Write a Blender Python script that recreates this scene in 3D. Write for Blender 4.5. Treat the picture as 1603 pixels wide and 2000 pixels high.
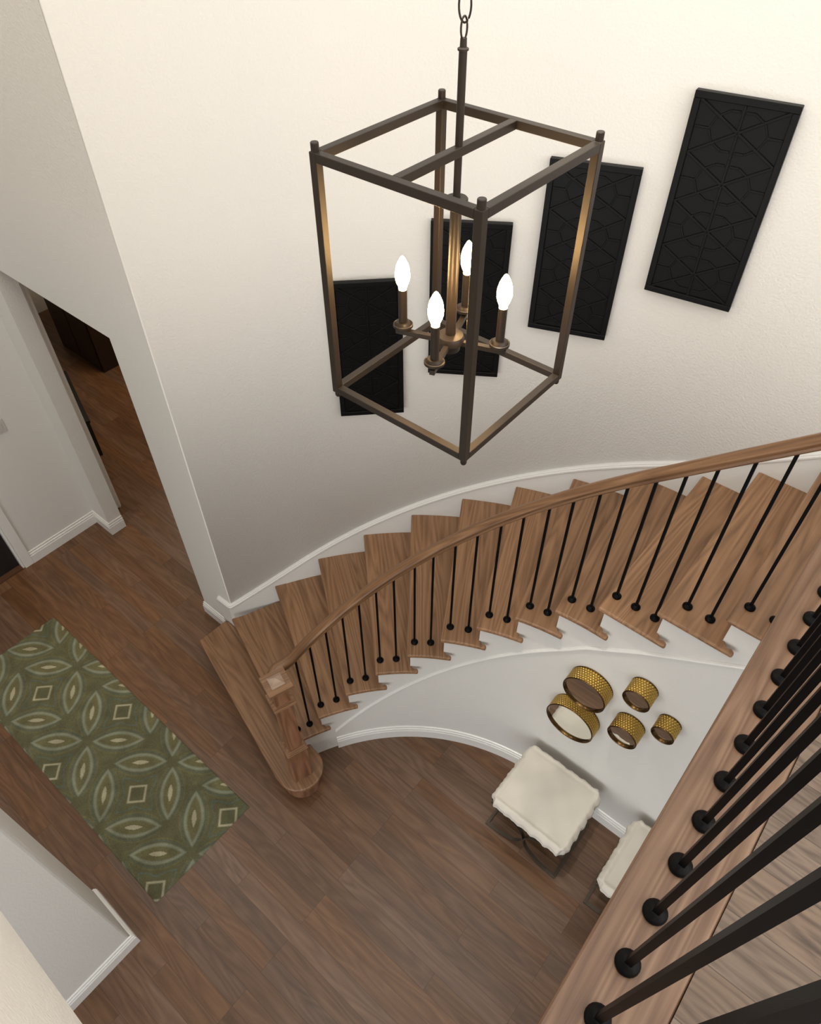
import bpy, bmesh, math, random
from mathutils import Vector, Matrix
random.seed(7)
PI = math.pi
for o in list(bpy.data.objects): bpy.data.objects.remove(o)
SC = bpy.context.scene
COL = SC.collection

# ------------------------------------------------------------------ camera
cam_d = bpy.data.cameras.new('camera'); cam = bpy.data.objects.new('camera', cam_d); COL.objects.link(cam)
SC.camera = cam
a40 = math.radians(40)
def rot40(v):   # calibration frame -> building frame
    return Vector((v[0]*math.cos(a40)-v[1]*math.sin(a40), v[0]*math.sin(a40)+v[1]*math.cos(a40), v[2]))
rt = rot40((0.9999936, -0.00261519, -0.00244178))
up = rot40((0.00357792, 0.73092037, 0.68245338))
fw = rot40((0.0, 0.68245775, -0.73092505))
cam.matrix_world = Matrix(((rt.x, up.x, -fw.x, 0), (rt.y, up.y, -fw.y, 0), (rt.z, up.z, -fw.z, 4.9), (0, 0, 0, 1)))
cam_d.sensor_fit = 'HORIZONTAL'; cam_d.sensor_width = 36; cam_d.lens = 1393.3/1603*36
cam_d.clip_start = .02

# ------------------------------------------------------------------ world, lights, exposure
SC.view_settings.view_transform = 'Standard'; SC.view_settings.look = 'None'
SC.view_settings.exposure = -0.04; SC.view_settings.gamma = 1.0; SC.view_settings.use_curve_mapping = False
W = bpy.data.worlds.new('world'); SC.world = W; W.use_nodes = True
W.node_tree.nodes['Background'].inputs[0].default_value = (.9, .95, 1, 1)
W.node_tree.nodes['Background'].inputs[1].default_value = .3
def area(name, loc, rot, sx, sy, power, col=(1, 1, 1)):
    l = bpy.data.lights.new(name, 'AREA'); l.shape = 'RECTANGLE'; l.size = sx; l.size_y = sy; l.energy = power; l.color = col
    o = bpy.data.objects.new(name, l); o.location = loc; o.rotation_euler = rot; COL.objects.link(o); return o
def spot(name, loc, target, power, ang, blend, col, rad=.06):
    l = bpy.data.lights.new(name, 'SPOT'); l.energy = power; l.spot_size = math.radians(ang); l.spot_blend = blend; l.color = col; l.shadow_soft_size = rad
    o = bpy.data.objects.new(name, l); o.location = loc
    d = Vector(target)-Vector(loc); o.rotation_euler = d.to_track_quat('-Z', 'Y').to_euler(); COL.objects.link(o); return o
area('upper_hall_window_light', (3.15, 1.5, 4.85), (0, math.radians(90), 0), 2.0, 3.2, 66, (1, .99, .975))
area('loft_fill_light', (1.7, -.2, 4.9), (math.radians(90), 0, 0), 2.6, 1.8, 27, (1, .99, .975))  # added fill, no known window: lights the right part of the curved wall
area('side_room_fill_light', (-.4, -3.9, 1.7), (math.radians(90), 0, 0), 5.0, 2.4, 140, (.95, .975, 1))  # unseen source added to lift the lower walls, tinted like daylight
area('hall_ceiling_light', (-.6, 1.3, 5.93), (0, 0, 0), 3.0, 3.0, 58, (1, .98, .95))
area('foyer_fill_light', (-3.9, .5, 5.93), (0, 0, 0), 1.2, 1.0, 20, (1, .93, .85))  # extra fill for the header wall, not a known fixture
spot('foyer_downlight', (-4.55, 0.75, 5.9), (-4.75, .75, 0), 170, 32, 1, (1, .76, .50))
spot('rug_downlight', (-3.4, 0.45, 5.9), (-3.35, 0.45, 0), 150, 30, 1, (1, .87, .72))
spot('stair_niche_downlight', (-0.8, 1.1, 5.9), (-.60, 1.93, .5), 260, 19, 1, (1, .95, .86))
area('far_hall_fill', (-6.0, 3.6, 2.7), (0, 0, 0), 1.2, 1.2, 38, (1, .80, .6))  # added warm fill so the hall beyond the opening is not black

# ------------------------------------------------------------------ materials
def mat(name):
    m = bpy.data.materials.new(name); m.use_nodes = True
    return m, m.node_tree.nodes, m.node_tree.links, m.node_tree.nodes['Principled BSDF']
def simple(name, col, rough=.5, metal=0, emit=None, es=0, bump=None):
    m, n, l, b = mat(name)
    b.inputs['Base Color'].default_value = (*col, 1); b.inputs['Roughness'].default_value = rough; b.inputs['Metallic'].default_value = metal
    if emit: b.inputs['Emission Color'].default_value = (*emit, 1); b.inputs['Emission Strength'].default_value = es
    if bump:
        t = n.new('ShaderNodeTexCoord'); no = n.new('ShaderNodeTexNoise'); no.inputs['Scale'].default_value = bump[0]; no.inputs['Detail'].default_value = 3
        bp = n.new('ShaderNodeBump'); bp.inputs['Strength'].default_value = bump[1]; bp.inputs['Distance'].default_value = bump[2]
        l.new(t.outputs['Object'], no.inputs['Vector']); l.new(no.outputs['Fac'], bp.inputs['Height']); l.new(bp.outputs['Normal'], b.inputs['Normal'])
    return m
def ramp(n, stops):
    r = n.new('ShaderNodeValToRGB'); e = r.color_ramp.elements
    while len(e) < len(stops): e.new(.5)
    for el, (p, c) in zip(e, stops): el.position = p; el.color = (*c, 1)
    return r
def wood(name, dark, mid, light, coord='Object', axis=0, rough=.38, fine=1.0):
    """oak grain running along one axis of the coordinates"""
    m, n, l, b = mat(name)
    t = n.new('ShaderNodeTexCoord'); mp = n.new('ShaderNodeMapping')
    s = [22*fine, 22*fine, 22*fine]; s[axis] = 1.6
    mp.inputs['Scale'].default_value = s
    oi = n.new('ShaderNodeObjectInfo'); ad = n.new('ShaderNodeVectorMath'); ad.operation = 'ADD'
    cmb = n.new('ShaderNodeVectorMath'); cmb.operation = 'SCALE'; cmb.inputs[0].default_value = (7, 13, 3)
    l.new(oi.outputs['Random'], cmb.inputs['Scale'])
    l.new(t.outputs[coord], ad.inputs[0]); l.new(cmb.outputs[0], ad.inputs[1]); l.new(ad.outputs[0], mp.inputs['Vector'])
    no = n.new('ShaderNodeTexNoise'); no.inputs['Scale'].default_value = 1.0; no.inputs['Detail'].default_value = 6; no.inputs['Roughness'].default_value = .62; no.inputs['Distortion'].default_value = .6
    l.new(mp.outputs[0], no.inputs['Vector'])
    # cathedral grain: banded rings of a soft large noise
    mp2 = n.new('ShaderNodeMapping'); s2 = [5*fine, 5*fine, 5*fine]; s2[axis] = .55; mp2.inputs['Scale'].default_value = s2; l.new(ad.outputs[0], mp2.inputs['Vector'])
    n2 = n.new('ShaderNodeTexNoise'); n2.inputs['Scale'].default_value = 1.0; n2.inputs['Detail'].default_value = 1.5; l.new(mp2.outputs[0], n2.inputs['Vector'])
    mu = n.new('ShaderNodeMath'); mu.operation = 'MULTIPLY'; mu.inputs[1].default_value = 26; l.new(n2.outputs['Fac'], mu.inputs[0])
    fr = n.new('ShaderNodeMath'); fr.operation = 'PINGPONG'; fr.inputs[1].default_value = 1; l.new(mu.outputs[0], fr.inputs[0])
    mx = n.new('ShaderNodeMix'); mx.data_type = 'FLOAT'; mx.inputs[0].default_value = .26; l.new(no.outputs['Fac'], mx.inputs[2]); l.new(fr.outputs[0], mx.inputs[3])
    r = ramp(n, [(.28, dark), (.5, mid), (.72, light)]); l.new(mx.outputs[0], r.inputs[0])
    hv = n.new('ShaderNodeHueSaturation'); vr = n.new('ShaderNodeMapRange'); vr.inputs[3].default_value = .86; vr.inputs[4].default_value = 1.14
    l.new(oi.outputs['Random'], vr.inputs[0]); l.new(vr.outputs[0], hv.inputs['Value']); l.new(r.outputs[0], hv.inputs['Color'])
    l.new(hv.outputs[0], b.inputs['Base Color'])
    bp = n.new('ShaderNodeBump'); bp.inputs['Strength'].default_value = .12; bp.inputs['Distance'].default_value = .002; l.new(no.outputs['Fac'], bp.inputs['Height']); l.new(bp.outputs[0], b.inputs['Normal'])
    b.inputs['Roughness'].default_value = rough
    return m
def planks(name, cols, width=.165, length=1.5, rough=.36, swap=False, fine=1.0):
    m, n, l, b = mat(name)
    t = n.new('ShaderNodeTexCoord'); mp = n.new('ShaderNodeMapping')
    if swap: mp.inputs['Rotation'].default_value = (0, 0, PI/2)
    l.new(t.outputs['Object'], mp.inputs['Vector'])
    def brick(c1, c2, mortar):
        br = n.new('ShaderNodeTexBrick'); br.offset = .37; br.offset_frequency = 3; br.squash = 1
        br.inputs['Color1'].default_value = (*c1, 1); br.inputs['Color2'].default_value = (*c2, 1); br.inputs['Mortar'].default_value = (*mortar, 1)
        br.inputs['Scale'].default_value = 1; br.inputs['Mortar Size'].default_value = .0012; br.inputs['Mortar Smooth'].default_value = .3
        br.inputs['Brick Width'].default_value = length; br.inputs['Row Height'].default_value = width; br.inputs['Bias'].default_value = 0
        l.new(mp.outputs[0], br.inputs['Vector']); return br
    br = brick((0, 0, 0), (1, 1, 1), (.5, .5, .5)); br.inputs['Mortar Size'].default_value = 0
    seam = brick((1, 1, 1), (1, 1, 1), (0, 0, 0))
    # per plank random shifts the grain
    sc = n.new('ShaderNodeVectorMath'); sc.operation = 'MULTIPLY'; sc.inputs[1].default_value = (31, 17, 9); l.new(br.outputs['Color'], sc.inputs[0])
    ad = n.new('ShaderNodeVectorMath'); ad.operation = 'ADD'; l.new(mp.outputs[0], ad.inputs[0]); l.new(sc.outputs[0], ad.inputs[1])
    m1 = n.new('ShaderNodeMapping'); m1.inputs['Scale'].default_value = (1.5*fine, 24*fine, 1); l.new(ad.outputs[0], m1.inputs[0])
    g = n.new('ShaderNodeTexNoise'); g.inputs['Detail'].default_value = 7; g.inputs['Roughness'].default_value = .65; g.inputs['Distortion'].default_value = .8; g.inputs['Scale'].default_value = 1; l.new(m1.outputs[0], g.inputs['Vector'])
    m2 = n.new('ShaderNodeMapping'); m2.inputs['Scale'].default_value = (.9*fine, 6*fine, 1); l.new(ad.outputs[0], m2.inputs[0])
    g2 = n.new('ShaderNodeTexNoise'); g2.inputs['Detail'].default_value = 2; g2.inputs['Scale'].default_value = 1; l.new(m2.outputs[0], g2.inputs['Vector'])
    mu = n.new('ShaderNodeMath'); mu.operation = 'MULTIPLY'; mu.inputs[1].default_value = 22; l.new(g2.outputs['Fac'], mu.inputs[0])
    fr = n.new('ShaderNodeMath'); fr.operation = 'PINGPONG'; fr.inputs[1].default_value = 1; l.new(mu.outputs[0], fr.inputs[0])
    mx = n.new('ShaderNodeMix'); mx.data_type = 'FLOAT'; mx.inputs[0].default_value = .2; l.new(g.outputs['Fac'], mx.inputs[2]); l.new(fr.outputs[0], mx.inputs[3])
    r = ramp(n, [(.25, cols[0]), (.5, cols[1]), (.75, cols[2])]); l.new(mx.outputs[0], r.inputs[0])
    wn = n.new('ShaderNodeTexWhiteNoise'); wn.noise_dimensions = '3D'; l.new(br.outputs['Color'], wn.inputs['Vector'])
    hv = n.new('ShaderNodeHueSaturation'); vr = n.new('ShaderNodeMapRange'); vr.inputs[3].default_value = .80; vr.inputs[4].default_value = 1.18
    l.new(wn.outputs['Value'], vr.inputs[0]); l.new(vr.outputs[0], hv.inputs['Value'])
    vs = n.new('ShaderNodeMapRange'); vs.inputs[3].default_value = .88; vs.inputs[4].default_value = 1.12; l.new(br.outputs['Color'], vs.inputs[0]); l.new(vs.outputs[0], hv.inputs['Saturation'])
    l.new(r.outputs[0], hv.inputs['Color'])
    mm = n.new('ShaderNodeMix'); mm.data_type = 'RGBA'; mm.blend_type = 'MULTIPLY'; mm.inputs[0].default_value = .55
    l.new(hv.outputs[0], mm.inputs[6]); l.new(seam.outputs['Color'], mm.inputs[7]); l.new(mm.outputs[2], b.inputs['Base Color'])
    bp = n.new('ShaderNodeBump'); bp.inputs['Strength'].default_value = .15; bp.inputs['Distance'].default_value = .002; l.new(seam.outputs['Color'], bp.inputs['Height']); l.new(bp.outputs[0], b.inputs['Normal'])
    b.inputs['Roughness'].default_value = rough
    return m
def paint(name, col, s=1.0):
    m, n, l, b = mat(name)
    b.inputs['Base Color'].default_value = (*col, 1); b.inputs['Roughness'].default_value = .75; b.inputs['Specular IOR Level'].default_value = .25
    t = n.new('ShaderNodeTexCoord'); no = n.new('ShaderNodeTexNoise'); no.inputs['Scale'].default_value = 85; no.inputs['Detail'].default_value = 2.5
    bp = n.new('ShaderNodeBump'); bp.inputs['Strength'].default_value = .55*s; bp.inputs['Distance'].default_value = .004
    l.new(t.outputs['Object'], no.inputs['Vector']); l.new(no.outputs['Fac'], bp.inputs['Height']); l.new(bp.outputs['Normal'], b.inputs['Normal'])
    return m
M = dict(
    wall=paint('wall_paint', (.76, .742, .70)),
    wall_low=paint('wall_paint_lower', (.72, .705, .67), .5),
    ceil=simple('ceiling_paint', (.85, .84, .81), .8),
    trim=simple('trim_paint', (.80, .79, .76), .28),
    floor=planks('oak_floor', [(.088, .044, .022), (.140, .073, .038), (.193, .106, .058)], .108, 1.25),
    floor_up=planks('oak_floor_upper', [(.05, .034, .024), (.150, .104, .074), (.205, .148, .108)], .11, 1.9, .5, fine=2.2),
    tread=wood('oak_tread', (.165, .084, .040), (.26, .138, .068), (.345, .192, .100), fine=1.6),
    cap=wood('oak_cap', (.105, .054, .030), (.18, .102, .060), (.24, .148, .093), axis=1, rough=.45, fine=2.6),
    rail=wood('oak_rail', (.13, .060, .025), (.215, .108, .048), (.29, .155, .075), coord='UV', axis=0, fine=1.8),
    newel=wood('oak_newel', (.12, .052, .026), (.215, .10, .052), (.30, .155, .085), axis=2),
    pale=wood('lit_oak', (.27, .18, .13), (.36, .26, .19), (.44, .33, .25)),  # lighter oak: the lit look of the newel pyramid put into its colour
    iron=simple('black_iron', (.0035, .0035, .004), .4, 0),
    bronze=simple('bronze', (.026, .018, .012), .45, .3),
    bulb=simple('bulb_glass', (1, .9, .7), .1, emit=(1, .62, .25), es=105),
    glassring=simple('brass_socket', (.75, .6, .35), .3, .8),
    panel=simple('black_panel', (.0035, .0034, .0036), .42, 0, bump=(40, .08, .002)),
    gold=simple('gold_metal', (.50, .33, .085), .22, 1),
    golddark=simple('dark_brass', (.13, .075, .03), .22, 1),
    mirror=simple('mirror_glass', (.86, .87, .84), .02, 1),
    cushion=simple('cream_fabric', (.70, .655, .575), .95, bump=(300, .25, .002)),
    steel=simple('aged_metal', (.10, .082, .062), .45, .7),
    door=simple('dark_door', (.012, .010, .010), .4),
    sill=simple('door_sill', (.10, .045, .022), .5),
    cab=simple('dark_wood', (.022, .010, .006), .45),
    blackwood=simple('black_wood', (.01, .009, .007), .5),
    switch=simple('switch_plastic', (.55, .53, .50), .35),
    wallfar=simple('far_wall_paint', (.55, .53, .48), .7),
)

M['iron'].node_tree.nodes['Principled BSDF'].inputs['Specular IOR Level'].default_value = .08
M['panel'].node_tree.nodes['Principled BSDF'].inputs['Specular IOR Level'].default_value = .16
# ------------------------------------------------------------------ helpers
def link(name, bm, m=None, parent=None, smooth=False, loc=None, rotz=0, bevel=None, recalc=True):
    if recalc: bmesh.ops.recalc_face_normals(bm, faces=bm.faces)
    me = bpy.data.meshes.new(name); bm.to_mesh(me); bm.free()
    if m is not None: me.materials.append(m)
    if smooth:
        for p in me.polygons: p.use_smooth = True
    o = bpy.data.objects.new(name, me); COL.objects.link(o)
    if smooth == 'auto':
        e = o.modifiers.new('split', 'EDGE_SPLIT'); e.split_angle = math.radians(32)
    if parent: o.parent = parent
    if loc is not None: o.location = loc
    o.rotation_euler[2] = rotz
    if bevel:
        b = o.modifiers.new('bevel', 'BEVEL'); b.width = bevel; b.segments = 3; b.limit_method = 'ANGLE'; b.angle_limit = math.radians(40)
    return o
def empty(name, loc, rotz=0, parent=None):
    o = bpy.data.objects.new(name, None); COL.objects.link(o); o.location = loc; o.rotation_euler[2] = rotz; o.empty_display_size = .1
    if parent: o.parent = parent
    return o
def tag(o, label, cat, group=None):
    o['label'] = label; o['category'] = cat
    if group: o['group'] = group
    return o
def struct(o, label=None):
    o['kind'] = 'structure'
    if label: o['label'] = label
    return o
def box(bm, x0, x1, y0, y1, z0, z1, M4=None):
    vs = [bm.verts.new((x, y, z)) for z in (z0, z1) for x, y in ((x0, y0), (x1, y0), (x1, y1), (x0, y1))]
    if M4 is not None:
        for v in vs: v.co = M4 @ v.co
    for f in ((0, 3, 2, 1), (4, 5, 6, 7), (0, 1, 5, 4), (1, 2, 6, 5), (2, 3, 7, 6), (3, 0, 4, 7)): bm.faces.new([vs[i] for i in f])
    return vs
def mkbox(*a):
    bm = bmesh.new(); box(bm, *a); return bm
def prism(bm, pts, z0, z1):
    a = [bm.verts.new((x, y, z0)) for x, y in pts]; b = [bm.verts.new((x, y, z1)) for x, y in pts]
    n = len(pts)
    bm.faces.new(a[::-1]); bm.faces.new(b)
    for i in range(n): bm.faces.new((a[i], a[(i+1) % n], b[(i+1) % n], b[i]))
def lathe(bm, prof, seg=24, org=(0, 0, 0), M4=None, caps=True):
    rings = []
    for r, z in prof:
        ring = []
        for i in range(seg):
            t = 2*PI*i/seg; p = Vector((r*math.cos(t), r*math.sin(t), z))
            if M4 is not None: p = M4 @ p
            ring.append(bm.verts.new(p+Vector(org)))
        rings.append(ring)
    for a, b in zip(rings, rings[1:]):
        for i in range(seg): bm.faces.new((a[i], a[(i+1) % seg], b[(i+1) % seg], b[i]))
    if caps: bm.faces.new(rings[0][::-1]); bm.faces.new(rings[-1])
def sweep(bm, path, prof, closed=False, uv=True, side=1):
    """sweep a closed profile of (out, up) pairs along a 3D path; out = horizontal left normal * side"""
    path = [Vector(p) for p in path]; n = len(path); rings = []; s = 0; ss = []
    for i, p in enumerate(path):
        a = path[max(i-1, 0)]; b = path[min(i+1, n-1)]
        d1 = (p-a) if i > 0 else (b-p); d2 = (b-p) if i < n-1 else (p-a)
        d1 = Vector((d1.x, d1.y)).normalized(); d2 = Vector((d2.x, d2.y)).normalized()
        t = (d1+d2).normalized(); nv = Vector((-t.y, t.x))*side
        k = 1/max(.35, t.dot(d1))
        if i > 0: s += (p-path[i-1]).length
        ss.append(s)
        rings.append([bm.verts.new((p.x+nv.x*o*k, p.y+nv.y*o*k, p.z+h)) for o, h in prof])
    m = len(prof); cum = [0]
    for j in range(m): cum.append(cum[-1]+math.dist(prof[j], prof[(j+1) % m]))
    ul = bm.loops.layers.uv.verify()
    for i in range(n-1):
        for j in range(m):
            f = bm.faces.new((rings[i][j], rings[i+1][j], rings[i+1][(j+1) % m], rings[i][(j+1) % m]))
            for l, c in zip(f.loops, ((ss[i], cum[j]), (ss[i+1], cum[j]), (ss[i+1], cum[j+1]), (ss[i], cum[j+1]))): l[ul].uv = c
    bm.faces.new(rings[0][::-1]); bm.faces.new(rings[-1])
def tube(bm, path, r, seg=8, closed=False):
    path = [Vector(p) for p in path]; n = len(path); rings = []
    for i, p in enumerate(path):
        if closed: t = path[(i+1) % n]-path[i-1]
        else: t = path[min(i+1, n-1)]-path[max(i-1, 0)]
        t.normalize(); ref = Vector((0, 0, 1)) if abs(t.z) < .9 else Vector((1, 0, 0))
        if closed: ref = Vector((0.13, .21, .97)).normalized() if abs(t.dot(Vector((0.13, .21, .97)))) < .9 else ref
        a = t.cross(ref).normalized(); b = t.cross(a)
        rings.append([bm.verts.new(p+a*math.cos(2*PI*k/seg)*r+b*math.sin(2*PI*k/seg)*r) for k in range(seg)])
    m = n if closed else n-1
    for i in range(m):
        A, B = rings[i], rings[(i+1) % n]
        for k in range(seg): bm.faces.new((A[k], A[(k+1) % seg], B[(k+1) % seg], B[k]))
    if not closed: bm.faces.new(rings[0][::-1]); bm.faces.new(rings[-1])
def bar(bm, a, b, w, h=None, roll=0):
    """square bar between two points"""
    a, b = Vector(a), Vector(b); h = h or w; d = (b-a); L = d.length; q = d.to_track_quat('Z', 'Y').to_matrix().to_4x4()
    M4 = Matrix.Translation(a) @ q @ Matrix.Rotation(roll, 4, 'Z'); box(bm, -w/2, w/2, -h/2, h/2, 0, L, M4)

# ------------------------------------------------------------------ geometry of the stair
CC = Vector((-.553, .620)); CW = Vector((-.568, .685)); RW = 2.613
RISE = .19; RI = 1.486; RF = 1.531; RB = 1.583
def pol(c, r, deg): return Vector((c.x+r*math.cos(math.radians(deg)), c.y+r*math.sin(math.radians(deg))))
def th(k): return 153.0-(k-3)*7.66
def xk(k): return -.597+(k-11)*.257
def wall_hit(p, deg, R):
    d = Vector((math.cos(math.radians(deg)), math.sin(math.radians(deg)))); q = p-CW
    b = q.dot(d); c = q.dot(q)-R*R; s = -b+math.sqrt(b*b-c); return p+d*s
def inner_pt(k, off=0):      # nosing line at the inner edge
    if k <= 11: return pol(CC, RI+off, th(k))
    return Vector((xk(k), CC.y+RI+off))
def inner_line(s, off):      # s in tread units, r offset
    if s <= 11: return pol(CC, RI+off, th(s))
    return Vector((xk(s)+.04*max(0, 1-(s-11)*2)*0, CC.y+RI+off))
ZTOP = 6.0
ZL = 3.42; SB = (4.9-ZL)/1.67     # landing level and its plan scale

# ------------------------------------------------------------------ setting: floors
def plane_floor(name, pts, z0, z1, m):
    bm = bmesh.new(); prism(bm, pts, z0, z1); return struct(link(name, bm, m))
plane_floor('floor', [(-10, -4), (3.4, -4), (3.4, 6.2), (-10, 6.2)], -.1, 0, M['floor'])
plane_floor('ceiling', [(-5.3, -.4), (3.4, -.4), (3.4, 3.45), (-5.3, 3.45)], ZTOP, ZTOP+.1, M['ceil'])
plane_floor('ceiling_hall', [(-10, 1.70), (-3.3, 1.70), (-3.3, 6.2), (-10, 6.2)], 2.8, 2.9, M['ceil'])
# outer curved wall
def bez(P, n):
    out = []
    for i in range(n):
        t = i/n; out.append(P[0]*(1-t)**3+P[1]*3*t*(1-t)**2+P[2]*3*t*t*(1-t)+P[3]*t**3)
    return out
a150 = pol(CW, RW, 149)
easein = bez([Vector((-3.0955, 1.566)), Vector((-3.0955, 1.566))+Vector((math.cos(1.02), math.sin(1.02)))*.15, a150-Vector((math.cos(math.radians(59)), math.sin(math.radians(59))))*.18, a150], 10)
wp = [Vector((-3.100, 1.562)), Vector((-3.0975, 1.5635)), easein[0], easein[0]+Vector((.002, .0033))]+easein[1:]
angs = [149-i*(149-90)/44 for i in range(45)]
wp += [pol(CW, RW, a) for a in angs] + [Vector((3.2, CW.y+RW))]
def strip_wall(name, pts, thick, z0, z1, m, smooth=True):
    """vertical wall slab following a plan path; thickness to the outside (left of travel)"""
    bm = bmesh.new(); out = []
    for i, p in enumerate(pts):
        a = pts[max(i-1, 0)]; b = pts[min(i+1, len(pts)-1)]; t = (b-a).normalized(); out.append(p+Vector((-t.y, t.x))*thick)
    F0 = [bm.verts.new((p.x, p.y, z0)) for p in pts]; F1 = [bm.verts.new((p.x, p.y, z1)) for p in pts]
    B0 = [bm.verts.new((p.x, p.y, z0)) for p in out]; B1 = [bm.verts.new((p.x, p.y, z1)) for p in out]
    for i in range(len(pts)-1):
        bm.faces.new((F0[i], F0[i+1], F1[i+1], F1[i])); bm.faces.new((B0[i+1], B0[i], B1[i], B1[i+1]))
        bm.faces.new((F1[i], F1[i+1], B1[i+1], B1[i])); bm.faces.new((B0[i], B0[i+1], F0[i+1], F0[i]))
    bm.faces.new((F0[0], F1[0], B1[0], B0[0])); bm.faces.new((F0[-1], B0[-1], B1[-1], F1[-1]))
    return struct(link(name, bm, m, smooth=False))
ww = strip_wall('wall_curved', wp, .14, 0, ZTOP, M['wall'])
for p in ww.data.polygons:
    p.use_smooth = abs(p.normal.z) < .1
# header wall with the opening to the hall
YH = 1.562
bm = bmesh.new()
box(bm, -5.115, -3.515, YH, YH+.13, 2.64, ZTOP); box(bm, -3.515, -3.100, YH, YH+.13, 0, ZTOP); box(bm, -5.115, -4.865, YH, YH+.13, 0, 2.64)
struct(link('wall_back', bm, M['wall']))
# left wall with the front door
bm = bmesh.new()
box(bm, -5.245, -5.115, .835, 1.80, 0, 2.6); box(bm, -5.245, -5.115, -.25, -.16, 0, 2.6); box(bm, -5.245, -5.115, -.25, YH+.13, 2.6, ZTOP)
box(bm, -5.245, -5.115, -.16, .835, 2.44, 2.6); box(bm, -5.245, -5.115, YH+.13, 1.80, 2.6, 2.8); box(bm, -5.245, -5.115, -4, -.25, 0, 3.16)
struct(link('wall_left', bm, M['wall_low']))
# near wall above the side openings and the free pier
bm = bmesh.new(); box(bm, -5.115, 3.2, -.40, -.25, 3.16, ZTOP); struct(link('wall_front', bm, M['wall']))
bm = bmesh.new(); box(bm, -2.322, -1.945, -1.9, -.265, 0, 3.16); struct(link('wall_pier', bm, M['wall_low'], bevel=.018))
bm = bmesh.new(); box(bm, 3.2, 3.34, -4, 3.45, 0, ZTOP); struct(link('wall_right', bm, M['wall']))
bm = bmesh.new(); box(bm, -5.245, 3.34, -4.14, -4, 0, 3.3); struct(link('wall_side_room', bm, M['wall_low']))
plane_floor('ceiling_side_room', [(-5.245, -4), (3.2, -4), (3.2, -.40), (-5.245, -.40)], 3.16, 3.23, M['ceil'])
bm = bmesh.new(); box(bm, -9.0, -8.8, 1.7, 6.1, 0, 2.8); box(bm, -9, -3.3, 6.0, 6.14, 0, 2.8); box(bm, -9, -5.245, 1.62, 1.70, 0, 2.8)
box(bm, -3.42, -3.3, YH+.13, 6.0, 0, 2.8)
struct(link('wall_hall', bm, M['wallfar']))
# balcony slab
bm = bmesh.new(); prism(bm, [(.10, -.25), (3.2, -.25), (3.2, 3.29), (1.22, 3.29), (1.22, 2.09), (.10, 2.09)], 3.10, ZL-.025)
struct(link('trim_balcony_fascia', bm, M['trim']))
bm = bmesh.new(); prism(bm, [(.241*SB, -.25), (3.2, -.25), (3.2, 3.29), (1.38, 3.29), (1.38, 1.93), (.241*SB, 1.93)], ZL-.025, ZL-.001)
struct(link('floor_upper', bm, M['floor_up']))

# ------------------------------------------------------------------ base boards and mouldings
BP = [(0, 0), (.018, 0), (.018, .086), (.015, .091), (.008, .093), (.008, .099), (.0145, .102), (.0145, .109), (.006, .113), (.006, .121), (.009, .125), (.009, .133), (0, .136)]
def baseboard(name, path, side, prof=BP, m=None):
    bm = bmesh.new(); sweep(bm, [(p[0], p[1], p[2] if len(p) > 2 else 0) for p in path], prof, side=side)
    return struct(link(name, bm, m or M['trim']))
# under-stair wall (its face follows the open stringer) with stepped top edge
bm = bmesh.new()
def inner_face(s, off=0): return inner_line(s, RF-RI+off)
steps = []
ss = []
for k in range(2, 18):
    for j in range(7): ss.append((k, k+j/6))
pf0 = pf1 = pb0 = pb1 = None
for k in range(2, 18):
    zt = RISE*k-.027
    cols = []
    for j in range(7):
        s = k+j/6 + .10
        if k == 2 and j == 0: s = 2.05
        f = inner_face(s); b = inner_face(s, .10)
        cols.append([bm.verts.new((f.x, f.y, 0)), bm.verts.new((f.x, f.y, zt)), bm.verts.new((b.x, b.y, 0)), bm.verts.new((b.x, b.y, zt))])
    for a, b in zip(cols, cols[1:]):
        bm.faces.new((a[0], b[0], b[1], a[1])); bm.faces.new((b[2], a[2], a[3], b[3])); bm.faces.new((a[1], b[1], b[3], a[3]))
    for c in (cols[0], cols[-1]): bm.faces.new((c[0], c[1], c[3], c[2]))
box(bm, inner_face(18.1).x, 3.2, CC.y+RF, CC.y+RF+.1, 0, 3.10)
uw = link('wall_under_stair', bm, M['wall_low'], recalc=False)
struct(uw)
for p in uw.data.polygons: p.use_smooth = abs(p.normal.z) < .1
me = uw.data
bb = bmesh.new(); bb.from_mesh(me); bmesh.ops.remove_doubles(bb, verts=bb.verts, dist=.0004); bmesh.ops.recalc_face_normals(bb, faces=bb.faces); bb.to_mesh(me); bb.free()
md = uw.modifiers.new('es', 'EDGE_SPLIT'); md.split_angle = math.radians(40)
fp = [inner_face(3.5+i*(7.5/40)) for i in range(41)]+[Vector((3.18, CC.y+RF))]
baseboard('baseboard_under_stair', [(p.x, p.y) for p in fp], -1)
# half round band on the stringer
def znose(s): return RISE*s
tp = [(3.5+i*(7.5/40)) for i in range(41)]+[11+i*.5 for i in range(1, 13)]
TPts = []
for s in tp:
    p = inner_face(s); TPts.append((p.x, p.y, znose(s)-.43 + (.045 if s > 12 else .045*max(0, (s-10.5)/1.5))))
bm = bmesh.new(); sweep(bm, TPts, [(0, -.016), (.006, -.016), (.012, -.008), (.013, .0), (.010, .008), (.006, .010), (.006, .014), (0, .016)], side=-1)
struct(link('trim_stringer_band', bm, M['trim'], smooth=False))
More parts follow.
